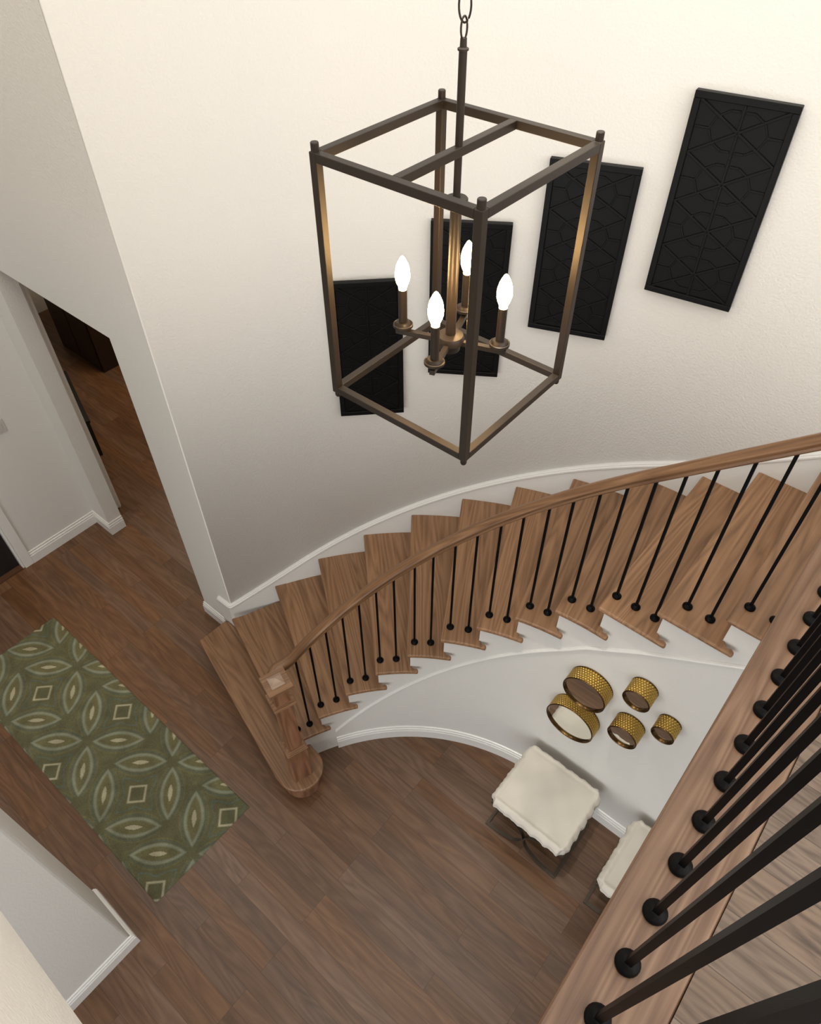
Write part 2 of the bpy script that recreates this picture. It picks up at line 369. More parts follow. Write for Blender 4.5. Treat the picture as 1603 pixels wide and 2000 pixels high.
# stair skirt on the outer wall: board plus moulded top, wrapping round the corner
def zwall(p):
    v = p-CC
    if p.x > -.60: return RISE*(11+(p.x+.604)/.257)
    return RISE*(3+(152.0-math.degrees(math.atan2(v.y, v.x)))/7.61)
sk = [Vector((-3.235, 1.562)), Vector((-3.105, 1.562))]+easein+[pol(CW, RW, a) for a in angs]+[Vector((x, CW.y+RW)) for x in (-.3, 0, .3, .6, .9)]
top = []
for p in sk: top.append((p.x, p.y, max(.455, zwall(p)+.085)))
bm = bmesh.new()
sweep(bm, top, [(0, -.03), (.024, -.03), (.027, -.022), (.027, -.012), (.021, -.006), (.021, 0), (.012, .006), (0, .008)], side=-1)
# board below
lo = [(x, y, z) for x, y, z in top]
fr = []; n = len(lo)
for i, (x, y, z) in enumerate(lo):
    a = Vector(lo[max(i-1, 0)][:2]); b = Vector(lo[min(i+1, n-1)][:2]); t = (b-a).normalized(); nv = Vector((t.y, -t.x))
    q = Vector((x, y))+nv*.019
    fr.append((bm.verts.new((q.x, q.y, z-.028)), bm.verts.new((q.x, q.y, max(.0, z-.50)))))
for a, b in zip(fr, fr[1:]): bm.faces.new((a[0], b[0], b[1], a[1]))
x, y, z = lo[0]; v1 = bm.verts.new((x, y, z-.028)); v2 = bm.verts.new((x, y, 0)); bm.faces.new((fr[0][0], fr[0][1], v2, v1))
struct(link('trim_stair_skirt', bm, M['trim']))
baseboard('baseboard_back', [(-3.515, YH+.13), (-3.515, YH), (-3.25, YH)], -1)
baseboard('baseboard_left', [(-5.115, .915), (-5.115, YH), (-4.865, YH), (-4.865, YH+.13)], -1)
baseboard('baseboard_pier', [(-2.322, -.6), (-2.322, -.265), (-1.945, -.265), (-1.945, -1.9)], 1)
# casings
bm = bmesh.new()
box(bm, -5.115, -5.097, .835, .915, 0, 2.53); box(bm, -5.115, -5.097, -.24, -.16, 0, 2.53); box(bm, -5.115, -5.097, -.24, .915, 2.44, 2.53)
box(bm, -5.245, -5.115, .815, .835, 0, 2.44)
struct(link('trim_front_door_casing', bm, M['trim'], bevel=.004))
bm = bmesh.new(); box(bm, -5.115, -5.099, 1.725, 1.815, 0, 2.5); box(bm, -5.099, -5.092, 1.735, 1.75, 0, 2.5); box(bm, -5.099, -5.09, 1.79, 1.805, 0, 2.5); box(bm, -5.245, -5.115, 1.80, 1.815, 0, 2.5)
struct(link('trim_hall_casing', bm, M['trim'], bevel=.003))
dr = empty('door_1', (-5.18, .33, 0)); struct(dr, 'very dark front door beside the left wall')
bm = bmesh.new(); box(bm, -.02, .02, -.49, .485, .02, 2.43)
for z0, z1 in ((.2, 1.0), (1.15, 2.25)):
    for y0, y1 in ((-.36, -.05), (.05, .36)): box(bm, .02, .028, y0, y1, z0, z1)
link('door_panel', bm, M['door'], dr, bevel=.003)
link('door_sill', mkbox(-.06, .075, -.49, .485, 0, .02), M['sill'], dr)

# ------------------------------------------------------------------ staircase
ST = tag(empty('staircase', (-.553, .62, 0)), 'curved oak staircase with white risers rising along the curved wall', 'staircase')
def rel(x, y): return (x-ST.location.x, y-ST.location.y)
def local_obj(name, pts, z0, z1, m, org, ang, bev=.009):
    """prism in plan, expressed in a local frame whose x axis runs along the board"""
    c, s = math.cos(-ang), math.sin(-ang); bm = bmesh.new()
    lp = [((x-org.x)*c-(y-org.y)*s, (x-org.x)*s+(y-org.y)*c) for x, y in pts]
    prism(bm, lp, z0, z1)
    rx, ry = rel(org.x, org.y)
    return link(name, bm, m, ST, loc=(rx, ry, 0), rotz=ang, bevel=bev)
# starting step with bullnose
bc = Vector((-1.885, 1.07)); br_ = .158
pts = [(-3.215, 1.278), (-1.955, .914+.006)]
a0, a1 = -112, 88
pts += [tuple(pol(bc, br_, a0+(a1-a0)*i/22)) for i in range(1, 23)]
pts += [(-1.93, 1.232), (-2.05, 1.25), (-2.6, 1.50), (-3.02, 1.60), (-3.085, 1.54), (-3.20, 1.54)]
ang = math.atan2(.914-1.278, -1.955+3.215)
local_obj('tread', pts, .19-.03, .19, M['tread'], Vector((-3.215, 1.278)), ang, .010)
ins = [(-3.19, 1.305), (-1.96, .95)]+[tuple(pol(bc, br_-.03, a0+(a1-a0)*i/22)) for i in range(1, 23)]+[(-1.93, 1.20), (-2.05, 1.22), (-2.6, 1.48), (-3.02, 1.57), (-3.15, 1.53)]
o = local_obj('riser', ins, 0, .162, M['newel'], Vector((-3.215, 1.278)), ang, None); o['label'] = 'oak base of the bullnose starting step'
tread_front = {}
for k in range(2, 18):
    Pi = inner_pt(k)
    ea = th(k)-1.6 if k < 11 else 90.0
    if k == 2: ea = th(2)-.6
    if k <= 11:
        Po = wall_hit(Pi, ea, 2.598 if k > 3 else 2.615)
        if Po.x > CW.x: Po = Vector((Pi.x, CW.y+2.598))
    else: Po = Vector((Pi.x, CW.y+2.598))
    tread_front[k] = (Pi, Po)
tread_front[18] = (Vector((xk(18), CC.y+RI)), Vector((xk(18), CW.y+2.598)))
def back_line(k, off):
    Pi, Po = tread_front[k]; d = (Po-Pi).normalized(); n = Vector((d.y, -d.x))   # clockwise = upstairs
    return Pi+n*off, Po+n*off
for k in range(2, 18):
    Pi, Po = tread_front[k]; d = (Po-Pi).normalized(); ang = math.atan2(d.y, d.x)
    Bi, Bo = back_line(k+1, .030)
    pts = [tuple(Po), tuple(Pi)]
    n = 6
    s_end = k+1+.030/.2
    ext = s_end+.04/.2
    for j in range(1, n+1): pts.append(tuple(inner_line(k+(ext-k)*j/n, 0)))
    pts.append(tuple(inner_line(ext, .022))); pts.append(tuple(inner_line(ext-.07, .032)))
    pts.append(tuple(inner_line(s_end+.05, .028))); pts.append(tuple(inner_line(s_end, .045)))
    pts.append(tuple(Bo))
    # outer arc points
    if k < 11:
        a_1 = math.degrees(math.atan2(Bo.y-CW.y, Bo.x-CW.x)); a_0 = math.degrees(math.atan2(Po.y-CW.y, Po.x-CW.x))
        for j in range(1, 4): pts.append(tuple(pol(CW, 2.598, a_1+(a_0-a_1)*j/4)))
    local_obj('tread', pts, RISE*k-.027, RISE*k, M['tread'], Pi, ang)
    # riser below this tread
    Ri, Ro = back_line(k, .030); Ri2, Ro2 = back_line(k, .048)
    dd = (Ro-Ri).normalized(); st = Ri+dd*.046
    if k > 2: 
        q = [tuple(st), tuple(Ro), tuple(Ro2), tuple(st+(Ri2-Ri))]
        local_obj('riser', q, RISE*(k-1), RISE*k-.027, M['trim'], Ri, ang, None)
Ri, Ro = back_line(18, .03); Ri2, Ro2 = back_line(18, .045); local_obj('riser', [tuple(Ri), tuple(Ro), tuple(Ro2), tuple(Ri2)], RISE*17, ZL-.03, M['trim'], Ri, PI/2, None)
# scotia returns: small white cove under each return end
# balusters
bal = [(2, 158.2), (2, 155), (3, 151.4), (3, 147.5), (4, 143.6), (4, 139.9), (5, 136.2), (5, 132.5), (6, 128.3), (6, 124.7), (7, 120.6), (7, 116.7),
       (8, 112.7), (8, 109), (9, 105), (9, 101.4), (10, 97.6), (10, 93.9)]
balp = [(k, pol(CC, 1.570+(158.2-t)/68*.028, t)) for k, t in bal]
balp += [(k, Vector((x, 2.218))) for k, x in ((11, -.559), (11, -.458), (11, -.359), (12, -.251), (12, -.145), (13, -.033), (13, .072), (14, .222), (14, .33), (15, .46), (15, .58), (16, .72), (16, .84), (17, .97), (17, 1.08))]
# arc length table for rail height
def rail_s(p):
    v = p-CC; t = math.degrees(math.atan2(v.y, v.x))
    if p.x > -.553: return (p.x+.553)+1.585*math.radians(90.2)*0
    return -math.radians(t-90)*1.585
def rail_z(p): return 2.887+.93*rail_s(p) if rail_s(p) < 0 else 2.887+.945*rail_s(p)
shoe_prof = [(.0, 0), (.0235, 0), (.0245, .004), (.0245, .009), (.020, .014), (.013, .018), (.010, .021), (0, .021)]
def shoe_mesh(big=1.0):
    bm = bmesh.new(); lathe(bm, [(r*big+1e-5, z*big) for r, z in shoe_prof], 20); bmesh.ops.recalc_face_normals(bm, faces=bm.faces)
    me = bpy.data.meshes.new('shoe'); bm.to_mesh(me); bm.free(); me.materials.append(M['iron'])
    for p in me.polygons: p.use_smooth = True
    return me
SHOE = shoe_mesh(.92)
for k, p in balp:
    z0 = RISE*k; z1 = rail_z(p)+.012
    rx, ry = rel(p.x, p.y)
    v = p-CC; rz = math.atan2(v.y, v.x) if p.x < -.55 else PI/2
    bm = bmesh.new(); box(bm, -.0064, .0064, -.0064, .0064, 0, z1-z0)
    b = link('baluster', bm, M['iron'], ST, loc=(rx, ry, z0), rotz=rz)
    s = bpy.data.objects.new('shoe', SHOE); COL.objects.link(s); s.parent = b
# handrail
RP = [(-.024, 0), (.024, 0), (.026, .008), (.022, .016), (.024, .026), (.031, .034), (.032, .046), (.027, .056), (.016, .063), (0, .066), (-.016, .063), (-.027, .056), (-.032, .046), (-.031, .034), (-.024, .026), (-.022, .016), (-.026, .008)]
path = [(-1.925, 1.082, 1.155), (-1.955, 1.09, 1.155), (-1.985, 1.108, 1.157), (-2.008, 1.135, 1.162), (-2.018, 1.17, 1.170)]
t = 157.4
while t > 90:
    p = pol(CC, 1.570+(158.2-t)/68*.028, t); path.append((p.x, p.y, max(rail_z(p), 1.172+(157.4-t)*.012))); t -= 1.5
x = -.553
while x < 1.19: path.append((x, 2.218, 2.887+.945*(x+.553))); x += .1
bm = bmesh.new(); sweep(bm, [(*rel(px_, py_), z) for px_, py_, z in path], RP)
link('handrail', bm, M['rail'], ST, smooth=True)
# newel post
NW = empty('newel_post', (*rel(-1.871, 1.063), .19), math.radians(71.6), ST)
def nbox(name, w, z0, z1, bev=.003, m=None):
    return link(name, mkbox(-w/2, w/2, -w/2, w/2, z0, z1), m or M['newel'], NW, bevel=bev)
nbox('base_block', .128, 0, .385)
bm = bmesh.new()
for w, a, b in ((.142, .385, .398), (.132, .398, .408), (.118, .408, .418)): box(bm, -w/2, w/2, -w/2, w/2, a, b)
link('lower_moulding', bm, M['tread'], NW, bevel=.002)
nbox('shaft', .092, .418, 1.15)
bm = bmesh.new(); 
for w, a, b in ((.118, .955, .965), (.134, .965, .985), (.114, .985, .993)): box(bm, -w/2, w/2, -w/2, w/2, a, b)
link('collar', bm, M['tread'], NW, bevel=.002)
bm = bmesh.new()
for w, a, b in ((.115, 1.135, 1.15), (.146, 1.15, 1.172)): box(bm, -w/2, w/2, -w/2, w/2, a, b)
link('cap', bm, M['tread'], NW, bevel=.002)
bm = bmesh.new(); box(bm, -.040, .040, -.040, .040, 1.172, 1.180)
vs = [bm.verts.new((x, y, 1.180)) for x, y in ((-.038, -.038), (.038, -.038), (.038, .038), (-.038, .038))]; ap = bm.verts.new((0, 0, 1.212))
for i in range(4): bm.faces.new((vs[i], vs[(i+1) % 4], ap))
link('pyramid_finial', bm, M['pale'], NW)  # paler wood stands in for light falling on the pyramid

# ------------------------------------------------------------------ balcony railing
BR = tag(empty('balcony_railing', (.129*SB, .9, ZL)), 'upper balcony railing of black square iron bars on a wide oak cap', 'railing')
def br(x, y): return (x-.129*SB, y-.9)
bm = bmesh.new(); prism(bm, [br(.045*SB, -.25), br(.241*SB, -.25), br(.241*SB, 1.93), br(1.38, 1.93), br(1.38, 2.11), br(.045*SB, 2.11)], -.025, 0)
link('shoe_board', bm, M['cap'], BR, bevel=.009)
SHOE2 = shoe_mesh(.95)
lean = (.0161, -.0441); BH = 1.13
y = (.399-.1194*2)*SB; ys = []
while y < 1.95: ys.append(y); y += .1194*SB
ys += []
for y in ys:
    bm = bmesh.new()
    vs = box(bm, -.0066, .0066, -.0066, .0066, 0, BH)
    for v in vs:
        v.co.x += lean[0]*v.co.z; v.co.y += lean[1]*v.co.z
    b = link('baluster', bm, M['iron'], BR, loc=(*br(.129*SB, y), 0), rotz=0)
    s = bpy.data.objects.new('shoe', SHOE2); COL.objects.link(s); s.parent = b
bm = bmesh.new(); sweep(bm, [(*br(.129*SB+lean[0]*BH, -.2), BH-.01), (*br(.129*SB+lean[0]*BH, 1.95), BH-.01)], RP)
link('handrail', bm, M['rail'], BR, smooth=True)
bm = bmesh.new(); x0, y0 = br(.129*SB, 1.98); box(bm, x0-.045, x0+.045, y0, y0+.09, 0, 1.12); box(bm, x0-.058, x0+.058, y0-.013, y0+.103, 1.12, 1.15)
link('corner_post', bm, M['newel'], BR, bevel=.003)

# ------------------------------------------------------------------ lantern pendant
LZ, LH, LW = 4.354, .562, .40
LX, LY = -.883, 1.205
LT = tag(empty('pendant_lantern', (LX, LY, LZ)), 'dark bronze open box pendant lantern with four lit candle bulbs hanging on a chain', 'pendant light')
h = LW/2; bw = .0185
for sx, sy in ((-1, -1), (-1, 1), (1, 1), (1, -1)):
    p = link('post', mkbox(-bw/2, bw/2, -bw/2, bw/2, -LH-bw/2, bw/2), M['bronze'], LT, loc=(sx*h, sy*h, 0), bevel=.0015)
    bm = bmesh.new(); lathe(bm, [(.0085, bw/2-.001), (.0085, bw/2+.016), (.0075, bw/2+.0175)], 20); link('finial', bm, M['bronze'], p, smooth='auto')
    bm = bmesh.new(); lathe(bm, [(.006, -LH-bw/2-.014), (.0075, -LH-bw/2-.01), (.0075, -LH-bw/2+.001)], 20)
    link('finial', bm, M['bronze'], p, smooth='auto')
for z in (0, -LH):
    for sgn in (-1, 1):
        link('frame_bar', mkbox(-h+bw/2, h-bw/2, -bw/2, bw/2, -bw/2, bw/2), M['bronze'], LT, loc=(0, sgn*h, z), bevel=.0015)
        link('frame_bar', mkbox(-bw/2, bw/2, -h+bw/2, h-bw/2, -bw/2, bw/2), M['bronze'], LT, loc=(sgn*h, 0, z), bevel=.0015)
LB = None
link('cross_bar', mkbox(-bw/2, bw/2, -h+bw/2, h-bw/2, -bw/2, bw/2), M['bronze'], LT, bevel=.0015)
bm = bmesh.new(); lathe(bm, [(.0078, -.095), (.0078, .175)], 20); lathe(bm, [(.0078, .172), (.0105, .173), (.0105, .176), (.0065, .178), (.006, .192)], 20)
link('stem', bm, M['bronze'], LT, smooth='auto')
bm = bmesh.new(); lathe(bm, [(.0225, -.106), (.0245, -.104), (.0245, -.094), (.0225, -.092)], 28); lathe(bm, [(.0125, -.42), (.0125, -.105)], 24)
link('column', bm, M['bronze'], LT, smooth='auto')
bm = bmesh.new(); lathe(bm, [(.030, -.445), (.034, -.440), (.034, -.428), (.031, -.422), (.013, -.419)], 32); lathe(bm, [(.024, -.463), (.026, -.446)], 24)
link('hub', bm, M['bronze'], LT, smooth='auto')
for n, a in enumerate((20, 110, 200, 290)):
    t = math.radians(a); cx, cy = .122*math.cos(t), .122*math.sin(t)
    bm = bmesh.new(); box(bm, .02, .14, -.0065, .0065, -.446, -.433); link('arm', bm, M['bronze'], LT, rotz=t, bevel=.001)
    bm = bmesh.new(); lathe(bm, [(.012, -.433), (.020, -.428), (.0245, -.424), (.0245, -.418), (.022, -.4165), (.020, -.418), (.018, -.414), (.016, -.411), (.0105, -.411), (.0105, -.325), (.0095, -.325), (.0095, -.33)], 28)
    c = link('candle_sleeve', bm, M['bronze'], LT, loc=(cx, cy, 0), smooth='auto')
    bm = bmesh.new(); lathe(bm, [(.0095, -.330), (.0092, -.324), (.0105, -.317), (.0145, -.308), (.0172, -.298), (.0178, -.288), (.0168, -.276), (.0135, -.263), (.0090, -.253), (.0045, -.245), (.0012, -.242)], 24)
    b = link('bulb', bm, M['bulb'], LT, loc=(cx, cy, 0), smooth=True); 
# chain
def link_path(L, Wd, n=24):
    out = []
    for i in range(n):
        t = 2*PI*i/n; out.append((Wd/2*math.cos(t), 0, L/2*math.sin(t)))
    return out
z = .192+.013
bm = bmesh.new(); i = 0
zz = z
ls = [(.036, .014), (.052, .023)]
cz = .195
k = 0
while cz < ZTOP-LZ-.03:
    L, Wd = ls[k] if k < 2 else (.040, .020)
    c = cz+L/2-.006
    rot = Matrix.Rotation((math.radians(75) if k % 2 == 0 else math.radians(15)), 4, 'Z')
    P = [rot @ Vector(q)+Vector((0, 0, c)) for q in link_path(L, Wd)]
    tube(bm, P, .0019, 8, True); cz = c+L/2-.004; k += 1
link('chain', bm, M['bronze'], LT, smooth=True)
bm = bmesh.new(); lathe(bm, [(.02, ZTOP-LZ-.05), (.06, ZTOP-LZ-.03), (.065, ZTOP-LZ-.001)], 28); link('ceiling_canopy', bm, M['bronze'], LT, smooth='auto')

# ------------------------------------------------------------------ carved black wall panels
def make_panel(th0, th1, z0, z1, label):
    """flat panel hung on the curved wall between two wall angles"""
    A = pol(CW, RW-.03, th1); B = pol(CW, RW-.03, th0)    # A right, B left (seen from the room)
    Wd = (A-B).length; mid = (A+B)/2; d = (A-B).normalized(); ang = math.atan2(d.y, d.x)
    root = tag(empty('wall_panel', (mid.x, mid.y, z0), ang), label, 'wall art', 'black carved panels stepping up the curved wall')
    H = z1-z0; hw = Wd/2
    # local: x along, y outwards from room is +y ; front is -y
    link('back_board', mkbox(-hw+.02, hw-.02, -.002, .018, .02, H-.02), M['panel'], root)
    bm = bmesh.new(); fw_ = .028
    for a in ((-hw, hw, -.014, .02, 0, fw_), (-hw, hw, -.014, .02, H-fw_, H), (-hw, -hw+fw_, -.014, .02, fw_, H-fw_), (hw-fw_, hw, -.014, .02, fw_, H-fw_)): box(bm, *a)
    link('frame', bm, M['panel'], root, bevel=.003)
    bm = bmesh.new(); ih = hw-fw_; n = 4; ch = (H-2*fw_)/n
    def seg(x0, y0, x1, y1, w=.011, dep=.007):
        L = math.hypot(x1-x0, y1-y0); nx, nz = -(y1-y0)/L*w/2, (x1-x0)/L*w/2
        q = [(x0-nx, y0-nz), (x1-nx, y1-nz), (x1+nx, y1+nz), (x0+nx, y0+nz)]
        A_ = [bm.verts.new((a, 0, b)) for a, b in q]; B_ = [bm.verts.new((a, -.002-dep, b)) for a, b in q]
        bm.faces.new(A_); bm.faces.new(B_[::-1])
        for i in range(4): bm.faces.new((A_[i], A_[(i+1) % 4], B_[(i+1) % 4], B_[i]))
    for r in range(n):
        b0 = fw_+r*ch; cy = b0+ch/2
        seg(-ih, b0, ih, b0+ch); seg(-ih, b0+ch, ih, b0); seg(0, b0, 0, b0+ch)
        # short stubs from the frame that fork to the diagonals, and flat caps above and below each crossing
        for sg in (-1, 1):
            seg(sg*ih, cy, sg*ih*.66, cy, .009, .0055)
            for sv in (-1, 1):
                seg(sg*ih*.66, cy, sg*ih*.52, cy+sv*ch*.26, .008, .0055)
                seg(sg*ih*.06, cy+sv*ch*.37, sg*ih*.27, cy+sv*ch*.37, .009, .0055)
                seg(sg*ih*.27, cy+sv*ch*.37, sg*ih*.50, cy+sv*ch*.25, .008, .0055)
    link('lattice_relief', bm, M['panel'], root, bevel=.0015)
    return root
make_panel(139.6, 131.0, 2.096, 2.984, 'black carved panel on curved wall, lowest of four, left of the lantern')
make_panel(127.75, 118.75, 2.395, 3.305, 'black carved panel directly behind the lit candle bulbs of the lantern')
make_panel(115.7, 106.5, 2.750, 3.628, 'black carved panel partly behind the right post of the lantern frame')
make_panel(103.5, 94.4, 3.080, 3.962, 'black carved panel hung highest of four, clear of the lantern, upper right')

# ------------------------------------------------------------------ gold drum mirrors
def make_mirror(x, z, R, D, label, nz=5):
    YF = CC.y+RF
    root = tag(empty('drum_mirror', (x, YF, z)), label, 'mirror', 'round gold drum mirrors on the wall under the stairs')
    Q = Matrix.Rotation(PI/2, 4, 'X')     # local z -> -y
    bm = bmesh.new(); cell = .0165; nc = int(2*PI*R/cell); rows = max(3, int(D/(cell*.87))); seg = nc*8; nr = rows*6
    rings = []
    for j in range(nr+1):
        zz = .004+(D-.008)*j/nr; ring = []
        for i in range(seg):
            u = i/seg*nc; v = j/nr*rows
            d = 0
            best = 9
            for rr in (math.floor(v)-.5, math.floor(v)+.5, math.floor(v)+1.5):
                off = .5 if int(math.floor(rr)) % 2 else 0
                cu = math.floor(u-off)+.5+off
                for c_ in (cu-1, cu, cu+1):
                    best = min(best, ((u-c_)**2+((v-rr)*.87)**2)**.5)
            bump = max(0, min(1, (.58-best)/.3)); bump = bump*bump*(3-2*bump)
            r = R-.0058+.0054*bump; t = 2*PI*i/seg
            ring.append(bm.verts.new(Q @ Vector((r*math.cos(t), r*math.sin(t), zz))))
        rings.append(ring)
    for a, b in zip(rings, rings[1:]):
        for i in range(seg): bm.faces.new((a[i], a[(i+1) % seg], b[(i+1) % seg], b[i]))
    link('hammered_band', bm, M['gold'], root, smooth=True)
    bm = bmesh.new(); lathe(bm, [(R-.003, D-.006), (R, D-.003), (R, D), (R-.003, D+.002), (R-.007, D+.001), (R-.009, D-.004), (R-.009, D-.014)], 64, M4=Q, caps=False)
    link('rim', bm, M['golddark'], root, smooth=True)
    bm = bmesh.new(); lathe(bm, [(R-.003, .006), (R, .005), (R, .001), (R-.004, .0)], 64, M4=Q, caps=False)
    link('rim', bm, M['golddark'], root, smooth=True)
    bm = bmesh.new(); lathe(bm, [(R-.0085, D-.016), (R-.0085, D-.012)], 64, M4=Q); link('mirror_glass', bm, M['mirror'], root)
    return root
make_mirror(-.5117, 1.402, .1271, .093, 'round gold drum mirror, upper of the two largest that overlap')
make_mirror(-.5375, 1.032, .1517, .0875, 'largest gold drum mirror, lowest left, with a pale bright reflecting face')
make_mirror(-.2575, 1.647, .0732, .1006, 'small gold drum mirror, upper one right of the two large mirrors')
make_mirror(-.2447, 1.272, .0845, .105, 'mid-sized gold drum mirror low, between the largest and the smallest')
make_mirror(-.0772, 1.4965, .0612, .0922, 'smallest gold drum mirror at the far right of the group')

# ------------------------------------------------------------------ ottomans
def make_ottoman(x0, x1, y0, y1, label, seed):
    rnd = random.Random(seed)
    cx, cy = (x0+x1)/2, (y0+y1)/2; w, d = x1-x0, y1-y0
    root = tag(empty('ottoman', (cx, cy, 0)), label, 'ottoman', 'cushioned ottomans by the under-stair wall')
    hw, hd = w/2-.003, d/2-.030; zt = .405
    bm = bmesh.new(); t = .018
    for sgn in (-1, 1):
        box(bm, -hw, hw, sgn*hd-.012, sgn*hd+.012, zt-t, zt)
        box(bm, sgn*hw-.006, sgn*hw+.006, -hd, hd, zt-t, zt)
    link('top_frame', bm, M['steel'], root)
    def arc_bar(bm, pts, sg):
        n = len(pts)
        for (ax, az), (bx_, bz) in zip(pts, pts[1:]):
            dx, dz = bx_-ax, bz-az; L = math.hypot(dx, dz); nx, nz = -dz/L*.0035, dx/L*.0035
            q = [(ax-nx, az-nz), (bx_-nx, bz-nz), (bx_+nx, bz+nz), (ax+nx, az+nz)]
            lo_ = [bm.verts.new((a, sg*hd-.012, b)) for a, b in q]; hi = [bm.verts.new((a, sg*hd+.012, b)) for a, b in q]
            bm.faces.new(lo_); bm.faces.new(hi[::-1])
            for i in range(4): bm.faces.new((lo_[i], lo_[(i+1) % 4], hi[(i+1) % 4], hi[i]))
    zc = (zt-t)/2
    for sg in (-1, 1):
        for sx in (-1, 1):
            bm = bmesh.new()
            arc_bar(bm, [(sx*hw-sx*(hw-.004)*math.cos(PI*(i/24-.5)), zc+(zc-.004)*math.sin(PI*(i/24-.5))) for i in range(25)], sg)
            link('leg', bm, M['steel'], root)
    for sg in (-1, 1): link('floor_bar', mkbox(sg*hw-.010, sg*hw+.010, -hd-.012, hd+.012, 0, .010), M['steel'], root)
    # tufted cushion: grid of a rounded box with wavy seam edges
    bm = bmesh.new(); N = 44; a, b = w/2, d/2; z0, z1 = .405, .487
    ph = [rnd.uniform(0, 6) for _ in range(12)]
    def edge(s, e): return .0028*math.sin(s*36+ph[e])+.002*math.sin(s*71+ph[e+4])
    def top(u, v, lvl):
        x, y = u*a, v*b
        m_ = max(abs(u), abs(v))
        x += (edge(v*.5, 0) if u > 0 else edge(v*.5, 1))*abs(u)**8; y += (edge(u*.5, 2) if v > 0 else edge(u*.5, 3))*abs(v)**8
        # rounded plan corners
        c = max(0, abs(u)-.86)/.14*max(0, abs(v)-.86)/.14; x -= math.copysign(.020*c, x); y -= math.copysign(.020*c, y)
        e = 1-max(0, (m_-.90)/.10)**2
        dome = .012*(1-u*u)*(1-v*v)
        tuft = -.0035*abs(math.sin((u+1)*PI*2.5))**.5*0 - .0022*(math.cos((u+1)*PI*3)*math.cos((v+1)*PI*2.5)) + .0012*math.sin(u*9+v*3+ph[8])
        roll = .007*math.exp(-((m_-.93)/.045)**2)*(1+.35*math.sin((u+v)*30+ph[9]))-.005*math.exp(-((m_-.845)/.02)**2)
        zz = z1+dome+tuft+roll-.018*(1-e)
        return x, y, zz
    G = [[None]*(N+1) for _ in range(N+1)]; Bt = [[None]*(N+1) for _ in range(N+1)]
    def sp(i):      # denser near the borders
        t_ = -1+2*i/N; return math.copysign(1-(1-abs(t_))**1.35, t_)
    for i in range(N+1):
        for j in range(N+1):
            u, v = sp(i), sp(j); x, y, zz = top(u, v, 1); G[i][j] = bm.verts.new((x, y, zz)); Bt[i][j] = bm.verts.new((x, y, z0+(z1-zz)*.15))
    for i in range(N):
        for j in range(N):
            bm.faces.new((G[i][j], G[i+1][j], G[i+1][j+1], G[i][j+1])); bm.faces.new((Bt[i][j], Bt[i][j+1], Bt[i+1][j+1], Bt[i+1][j]))
    per = [(i, 0) for i in range(N)]+[(N, j) for j in range(N)]+[(i, N) for i in range(N, 0, -1)]+[(0, j) for j in range(N, 0, -1)]
    K = 6; prev = [Bt[i][j] for i, j in per]
    for k in range(1, K+1):
        if k == K: cur = [G[i][j] for i, j in per]
        else:
            f = k/K; cur = []
            for q, (i, j) in enumerate(per):
                p = Bt[i][j].co.lerp(G[i][j].co, f); dirv = Vector((p.x/a, p.y/b, 0)); 
                nn = Vector((0, 0, 0))
                if i in (0, N): nn.x = 1 if i else -1
                if j in (0, N): nn.y = 1 if j else -1
                nn.normalize()
                bul = .010*math.sin(PI*f)-.010*math.exp(-((f-.5)/.12)**2)+.004*math.sin(q*.9+ph[10])*math.sin(PI*f)
                cur.append(bm.verts.new(p+nn*bul))
        for q in range(len(per)): bm.faces.new((prev[q], prev[(q+1) % len(per)], cur[(q+1) % len(per)], cur[q]))
        prev = cur
    link('cushion', bm, M['cushion'], root, smooth=True)
    return root
make_ottoman(-.728, -.205, 1.622, 2.095, 'cream cushioned ottoman on curved metal legs, fully visible below the gold mirrors', 1)
make_ottoman(.015, .535, 1.622, 2.100, 'grey-cream cushioned ottoman half hidden behind the balcony edge', 5)

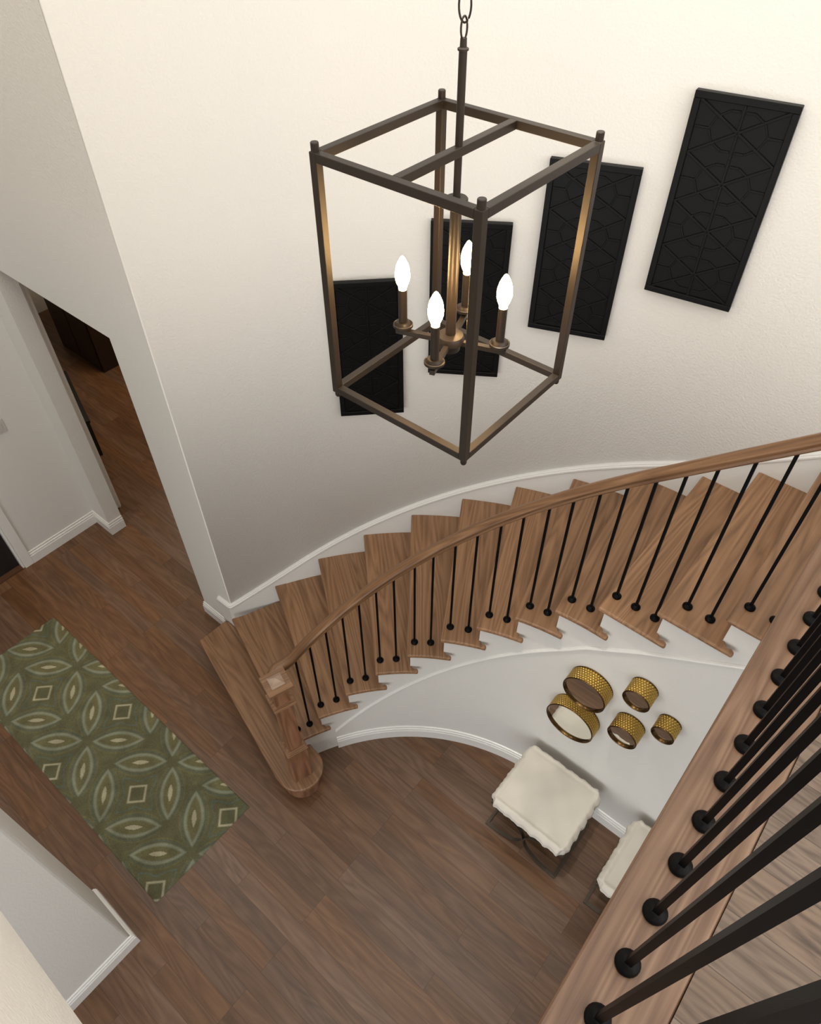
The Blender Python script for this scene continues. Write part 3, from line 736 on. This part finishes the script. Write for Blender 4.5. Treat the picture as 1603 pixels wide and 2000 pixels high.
# ------------------------------------------------------------------ rug
def make_rug():
    m, n, l, b = mat('rug_pile'); at = n.new('ShaderNodeVertexColor'); at.layer_name = 'Pattern'
    t = n.new('ShaderNodeTexCoord'); no = n.new('ShaderNodeTexNoise'); no.inputs['Scale'].default_value = 260; l.new(t.outputs['Object'], no.inputs['Vector'])
    n3 = n.new('ShaderNodeTexNoise'); n3.inputs['Scale'].default_value = 9; n3.inputs['Detail'].default_value = 4; l.new(t.outputs['Object'], n3.inputs['Vector'])
    mr = n.new('ShaderNodeMapRange'); mr.inputs[1].default_value = .3; mr.inputs[2].default_value = .7; mr.inputs[3].default_value = .7; mr.inputs[4].default_value = 1.3; l.new(no.outputs['Fac'], mr.inputs[0])
    mr2 = n.new('ShaderNodeMapRange'); mr2.inputs[1].default_value = .3; mr2.inputs[2].default_value = .7; mr2.inputs[3].default_value = .78; mr2.inputs[4].default_value = 1.2; l.new(n3.outputs['Fac'], mr2.inputs[0])
    mu = n.new('ShaderNodeMath'); mu.operation = 'MULTIPLY'; l.new(mr.outputs[0], mu.inputs[0]); l.new(mr2.outputs[0], mu.inputs[1])
    hv = n.new('ShaderNodeHueSaturation'); l.new(at.outputs[0], hv.inputs['Color']); l.new(mu.outputs[0], hv.inputs['Value']); l.new(hv.outputs[0], b.inputs['Base Color'])
    bp = n.new('ShaderNodeBump'); bp.inputs['Strength'].default_value = .5; bp.inputs['Distance'].default_value = .003; l.new(no.outputs['Fac'], bp.inputs['Height']); l.new(bp.outputs[0], b.inputs['Normal'])
    b.inputs['Roughness'].default_value = .95
    X0, X1, Y0, Y1 = -4.443, -2.024, -.062, .705; nx, ny = 480, 152
    base = (.108, .106, .052); olive = (.158, .145, .065); pale = (.23, .255, .185); cream = (.44, .41, .28); blue = (.09, .135, .125)
    def mixc(a, b_, f): return tuple(a[i]*(1-f)+b_[i]*f for i in range(3))
    def band(d, w): return max(0., min(1., 1.35-abs(d)/w))
    def col(x, y):
        c = base; hgt = 0.
        gi = round((x+3.279)/.598); gj = round((y-.270)/.297)
        for i in (gi-1, gi, gi+1):
            for j in (gj-1, gj, gj+1):
                if (i+j) % 2 == 0: continue
                qx, qy = x-(-3.279+.598*i), y-(.270+.297*j)
                if abs(qx) > .36 or abs(qy) > .36: continue
                dm = abs(qx)+abs(qy)
                # blue-green rings round the square
                f = band(dm-.145-.02*math.cos(math.atan2(qy, qx)*4), .006)
                if f: c = mixc(c, blue, f*.9)
                f = band(dm-.075, .011)
                if f: c = mixc(c, cream, f*.85); hgt = max(hgt, f)
                for sx in (-1, 1):
                    for sy in (-1, 1):
                        lx, ly = qx-sx*.168, qy-sy*.15; tx, ty = -sx*.735, sy*.678
                        u = lx*tx+ly*ty; v = -lx*ty+ly*tx
                        e = 1-(u/.182)**2
                        if e > -.3:
                            dd = abs(v)-.066*e
                            if e > 0 and dd < 0: c = mixc(c, olive, .55)
                            if e > 0 or abs(u) < .19:
                                f = band(dd+.009, .0125)
                                if f and e > -.05: c = mixc(c, pale, f*.9); hgt = max(hgt, f)
                                f3 = band(dd-.030, .007)
                                if f3 and e > 0: c = mixc(c, olive, f3*.6)
                                f2 = band(abs(v)-.066*e-.016, .005)
                                if f2 and e > 0: c = mixc(c, blue, f2*.5)
                            e2 = 1-(u/.062)**2
                            if e2 > 0 and abs(v) < .015*e2: c = mixc(c, cream, .8); hgt = max(hgt, .8)
        return c, hgt
    bm = bmesh.new(); V = []; C = {}
    cols = []
    for i in range(nx+1):
        r = []
        for j in range(ny+1):
            x = X0+(X1-X0)*i/nx; y = Y0+(Y1-Y0)*j/ny; c, hg = col(x, y)
            ed = min(i, nx-i, j, ny-j)
            r.append(bm.verts.new((x+3.2335, y-.3215, .010+.0022*hg if ed else .001))); cols.append((*c, 1))
        V.append(r)
    for i in range(nx):
        for j in range(ny): bm.faces.new((V[i][j], V[i+1][j], V[i+1][j+1], V[i][j+1]))
    o = link('rug', bm, m, loc=(-3.2335, .3215, 0), smooth=True, recalc=False)
    ca = o.data.color_attributes.new('Pattern', 'FLOAT_COLOR', 'POINT')
    ca.data.foreach_set('color', [q for c in cols for q in c])
    tag(o, 'green runner rug with interlocking petal and square pattern on the foyer floor', 'rug')
make_rug()

# ------------------------------------------------------------------ small things
sw = tag(empty('light_switch', (-5.115, 1.20, 1.36)), 'white light switch plate on the wall beside the front door', 'light switch')
link('plate', mkbox(0, .006, -.06, .046, -.06, .06), M['switch'], sw, bevel=.002)
link('rocker', mkbox(.006, .010, -.012, .022, -.033, .033), M['switch'], sw, bevel=.001)
link('rocker', mkbox(.006, .010, -.05, -.022, -.033, .033), M['switch'], sw, bevel=.001)
cb = tag(empty('sideboard', (-7.48, 3.2, 0)), 'large dark brown wooden cabinet seen through the hall opening', 'cabinet')
link('body', mkbox(-.43, .43, -.26, .26, 0, .95), M['cab'], cb, bevel=.004)
for s in (-1, 1): link('door', mkbox(-.40+(0 if s < 0 else .41), -.01+(0 if s < 0 else .41), -.272, -.26, .06, .9), M['cab'], cb, bevel=.003)
bn = tag(empty('bench', (-6.30, 2.28, 0), math.radians(-18.6)), 'slim black bench just beyond the white hall casing', 'bench')
link('seat', mkbox(-.48, .48, -.30, .0, .42, .45), M['blackwood'], bn, bevel=.003)
for sx in (-.45, .45):
    for sy in (-.27, -.03): link('leg', mkbox(sx-.02, sx+.02, sy-.02, sy+.02, 0, .42), M['blackwood'], bn)
